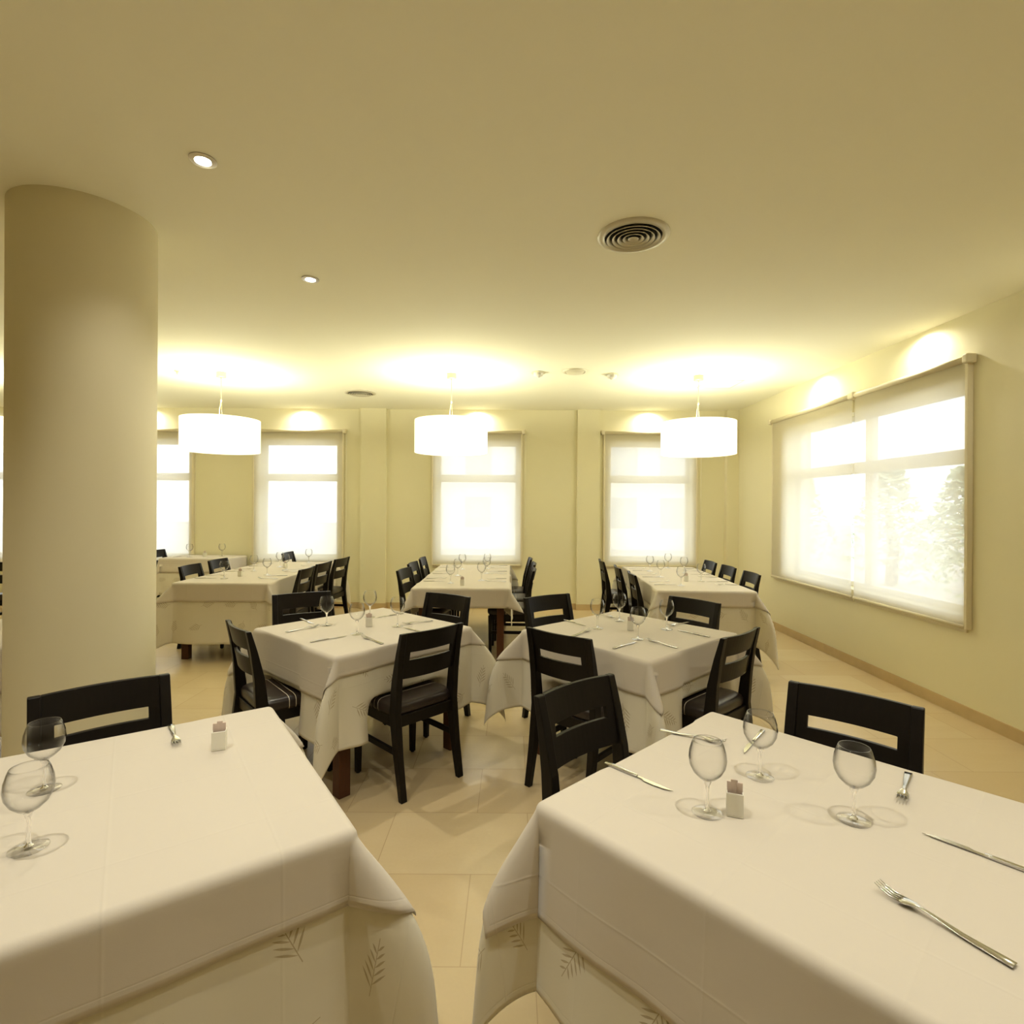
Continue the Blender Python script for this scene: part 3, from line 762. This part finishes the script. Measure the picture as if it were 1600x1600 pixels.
def cut(kind, x0, y0, x1, y1, label):
    a = math.atan2(y1 - y0, x1 - x0)
    put(kind, x0, y0, a - PI / 2, label, 'forks on the tables' if kind == 'f' else 'knives on the tables')
def holder(x, y, rz, where, n=3, z=None):
    put('h', x, y, rz, 'small white sachet holder on the ' + where, 'sachet holders', z)
    for k in range(n):
        dx = (k - (n - 1) / 2) * .010; dz = .012 if k == 1 else .006
        put('s', x + dx * math.cos(rz) + .004 * math.sin(rz) * (k % 2), y + dx * math.sin(rz), rz + .1 * (k - 1), ('left', 'middle', 'right')[k if n == 3 else k * 2] + ' paper sachet in the holder on the ' + where,
            'sachets in the holder on the ' + where, (CT if z is None else z) + dz)
GG = 'stemmed wine glasses'
for x, y, l in ((-1.151, 3.391, 'leftmost wine glass on the middle-left square table'), (-.897, 3.162, 'nearest wine glass on the middle-left square table'),
                (-.944, 3.633, 'farthest wine glass on the middle-left square table'), (-.705, 3.367, 'rightmost wine glass on the middle-left square table'),
                (.530, 3.347, 'leftmost wine glass on the middle-right square table'), (.711, 3.578, 'farthest wine glass on the middle-right square table'),
                (.717, 3.083, 'nearest wine glass on the middle-right square table'), (.951, 3.330, 'rightmost wine glass on the middle-right square table'),
                (.483, 1.333, 'wine glass left of the sachet holder on the front right table'), (.694, 1.513, 'farthest wine glass on the front right table'),
                (.824, 1.304, 'rightmost wine glass on the front right table, before the chair slot'),
                (-1.044, 1.180, 'nearer wine glass at the left edge on the front left table'), (-1.218, 1.422, 'farther wine glass on the front left table, before the chair'),
                (1.619, 5.194, 'nearest wine glass on the right-hand long table'), (1.917, 5.500, 'wine glass right of the holder on the right-hand long table'),
                (1.598, 5.831, 'wine glass midway along the left of the right-hand long table'), (1.614, 6.351, 'far left wine glass on the right-hand long table'),
                (1.92, 6.68, 'farthest wine glass on the right-hand long table'), (1.964, 6.20, 'far right wine glass on the right-hand long table'),
                (-.592, 5.269, 'nearest left wine glass on the central long table'), (-.577, 5.836, 'middle left wine glass on the central long table'),
                (-.583, 6.431, 'farthest left wine glass on the central long table'), (-.302, 5.469, 'nearest right wine glass on the central long table'),
                (-.277, 6.041, 'middle right wine glass on the central long table'), (-.291, 6.513, 'farthest right wine glass on the central long table'),
                (-2.904, 5.497, 'nearest wine glass on the left-hand long table'), (-2.900, 6.123, 'second wine glass along the left of the left-hand long table'),
                (-2.604, 5.794, 'nearest right-side wine glass on the left-hand long table'), (-2.601, 6.262, 'middle right-side wine glass on the left-hand long table'),
                (-2.79, 6.551, 'far left wine glass on the left-hand long table'), (-2.627, 7.044, 'farthest wine glass on the left-hand long table'),
                (-2.66, 3.02, 'wine glass in the gap left of the pillar')):
    put('g', x, y, random.random() * 6, l, GG)
ZK = CT + .015
for x, y, l in ((-4.50, 7.60, 'left wine glass on the table against the back wall'), (-4.10, 7.70, 'right wine glass on the table against the back wall')): put('g', x, y, 0, l, GG, ZK)
for x, y, rz, wh in ((-.880, 3.362, .3, 'middle-left square table'), (.726, 3.309, -.3, 'middle-right square table'), (.548, 1.328, -.35, 'front right table'), (-.893, 1.668, .35, 'front left table'),
                     (1.767, 5.508, 0, 'right-hand long table'), (-.465, 5.129, 0, 'central long table'), (-2.832, 5.677, 0, 'left-hand long table')):
    holder(x, y, rz, wh)
holder(-2.688, 6.454, 0, 'far half of the left-hand long table', 2); holder(-4.30, 7.62, 0, 'table against the back wall', 2, ZK)
# cutlery, handle end -> tip
a_ = 'middle-left square table'; b_ = 'middle-right square table'; c_ = 'front right table'
for k, p, l in (
 ('k', (-1.385, 3.578, -1.216, 3.389), 'steel knife at the far left side of the ' + a_), ('f', (-1.323, 3.19, -1.185, 3.345), 'steel fork at the left near side of the ' + a_),
 ('k', (-1.094, 2.961, -.941, 3.111), 'steel knife at the left near side of the ' + a_), ('f', (-.694, 2.936, -.850, 3.09), 'steel fork before the near glass on the ' + a_),
 ('k', (-.749, 3.769, -.885, 3.634), 'steel knife at the right far side of the ' + a_), ('f', (-.511, 3.531, -.653, 3.43), 'steel fork at the right far side of the ' + a_),
 ('k', (-.50, 3.18, -.649, 3.322), 'steel knife at the right near side of the ' + a_),
 ('k', (.350, 3.588, .475, 3.392), 'steel knife at the left far side of the ' + b_), ('f', (.56, 3.80, .70, 3.66), 'steel fork at the far side of the ' + b_),
 ('f', (.350, 3.128, .486, 3.302), 'steel fork at the left near side of the ' + b_), ('k', (.538, 2.865, .699, 3.018), 'steel knife at the left near side of the ' + b_),
 ('f', (.881, 2.886, .757, 3.060), 'steel fork before the near glass on the ' + b_), ('k', (1.144, 3.133, 1.014, 3.30), 'steel knife at the right side of the ' + b_),
 ('f', (1.15, 3.54, 1.00, 3.42), 'steel fork at the right far side of the ' + b_),
 ('f', (.500, 1.822, .668, 1.721), 'steel fork behind the left glass on the ' + c_), ('k', (.278, 1.587, .431, 1.422), 'steel knife at the left edge of the ' + c_),
 ('f', (1.124, 1.536, .999, 1.388), 'steel fork lying toward the right-hand chair on the ' + c_), ('k', (1.095, 1.092, .923, 1.284), 'steel knife at the right edge of the ' + c_),
 ('f', (.826, .888, .724, 1.070), 'large steel fork nearest the camera on the ' + c_), ('k', (.845, 1.822, .713, 1.661), 'steel knife behind the far glass on the ' + c_),
 ('f', (-1.149, 1.840, -1.026, 1.675), 'steel fork at the far edge of the front left table')):
    cut(k, *p, l)
for cx, ys, hw, nm, rz in ((1.775, (5.36, 5.93, 6.5), .40, 'right-hand long table', -.04), (-.462, (5.5, 6.12, 6.72), .41, 'central long table', 0), (-2.785, (5.62, 6.2, 6.75), .42, 'left-hand long table', 0)):
    for y, q in zip(ys, ('nearest', 'middle', 'farthest')):
        ox = cx + (y - 5.36) * .04 * (1 if rz else 0)
        for sd, sn in ((-1, 'left'), (1, 'right')):
            cut('f', ox + sd * hw, y - .10 * sd - .02, ox + sd * (hw - .21), y - .10 * sd, 'steel fork at the %s %s place of the %s' % (q, sn, nm))
            cut('k', ox + sd * hw, y + .12 * sd, ox + sd * (hw - .21), y + .11 * sd, 'steel knife at the %s %s place of the %s' % (q, sn, nm))
cut('k', -4.7, 7.55, -4.58, 7.72, 'steel knife on the table against the back wall'); 
for o in [o for o in COL.objects if o.get('label') == 'steel knife on the table against the back wall']: o.location.z = ZK
bpy.context.view_layer.update()
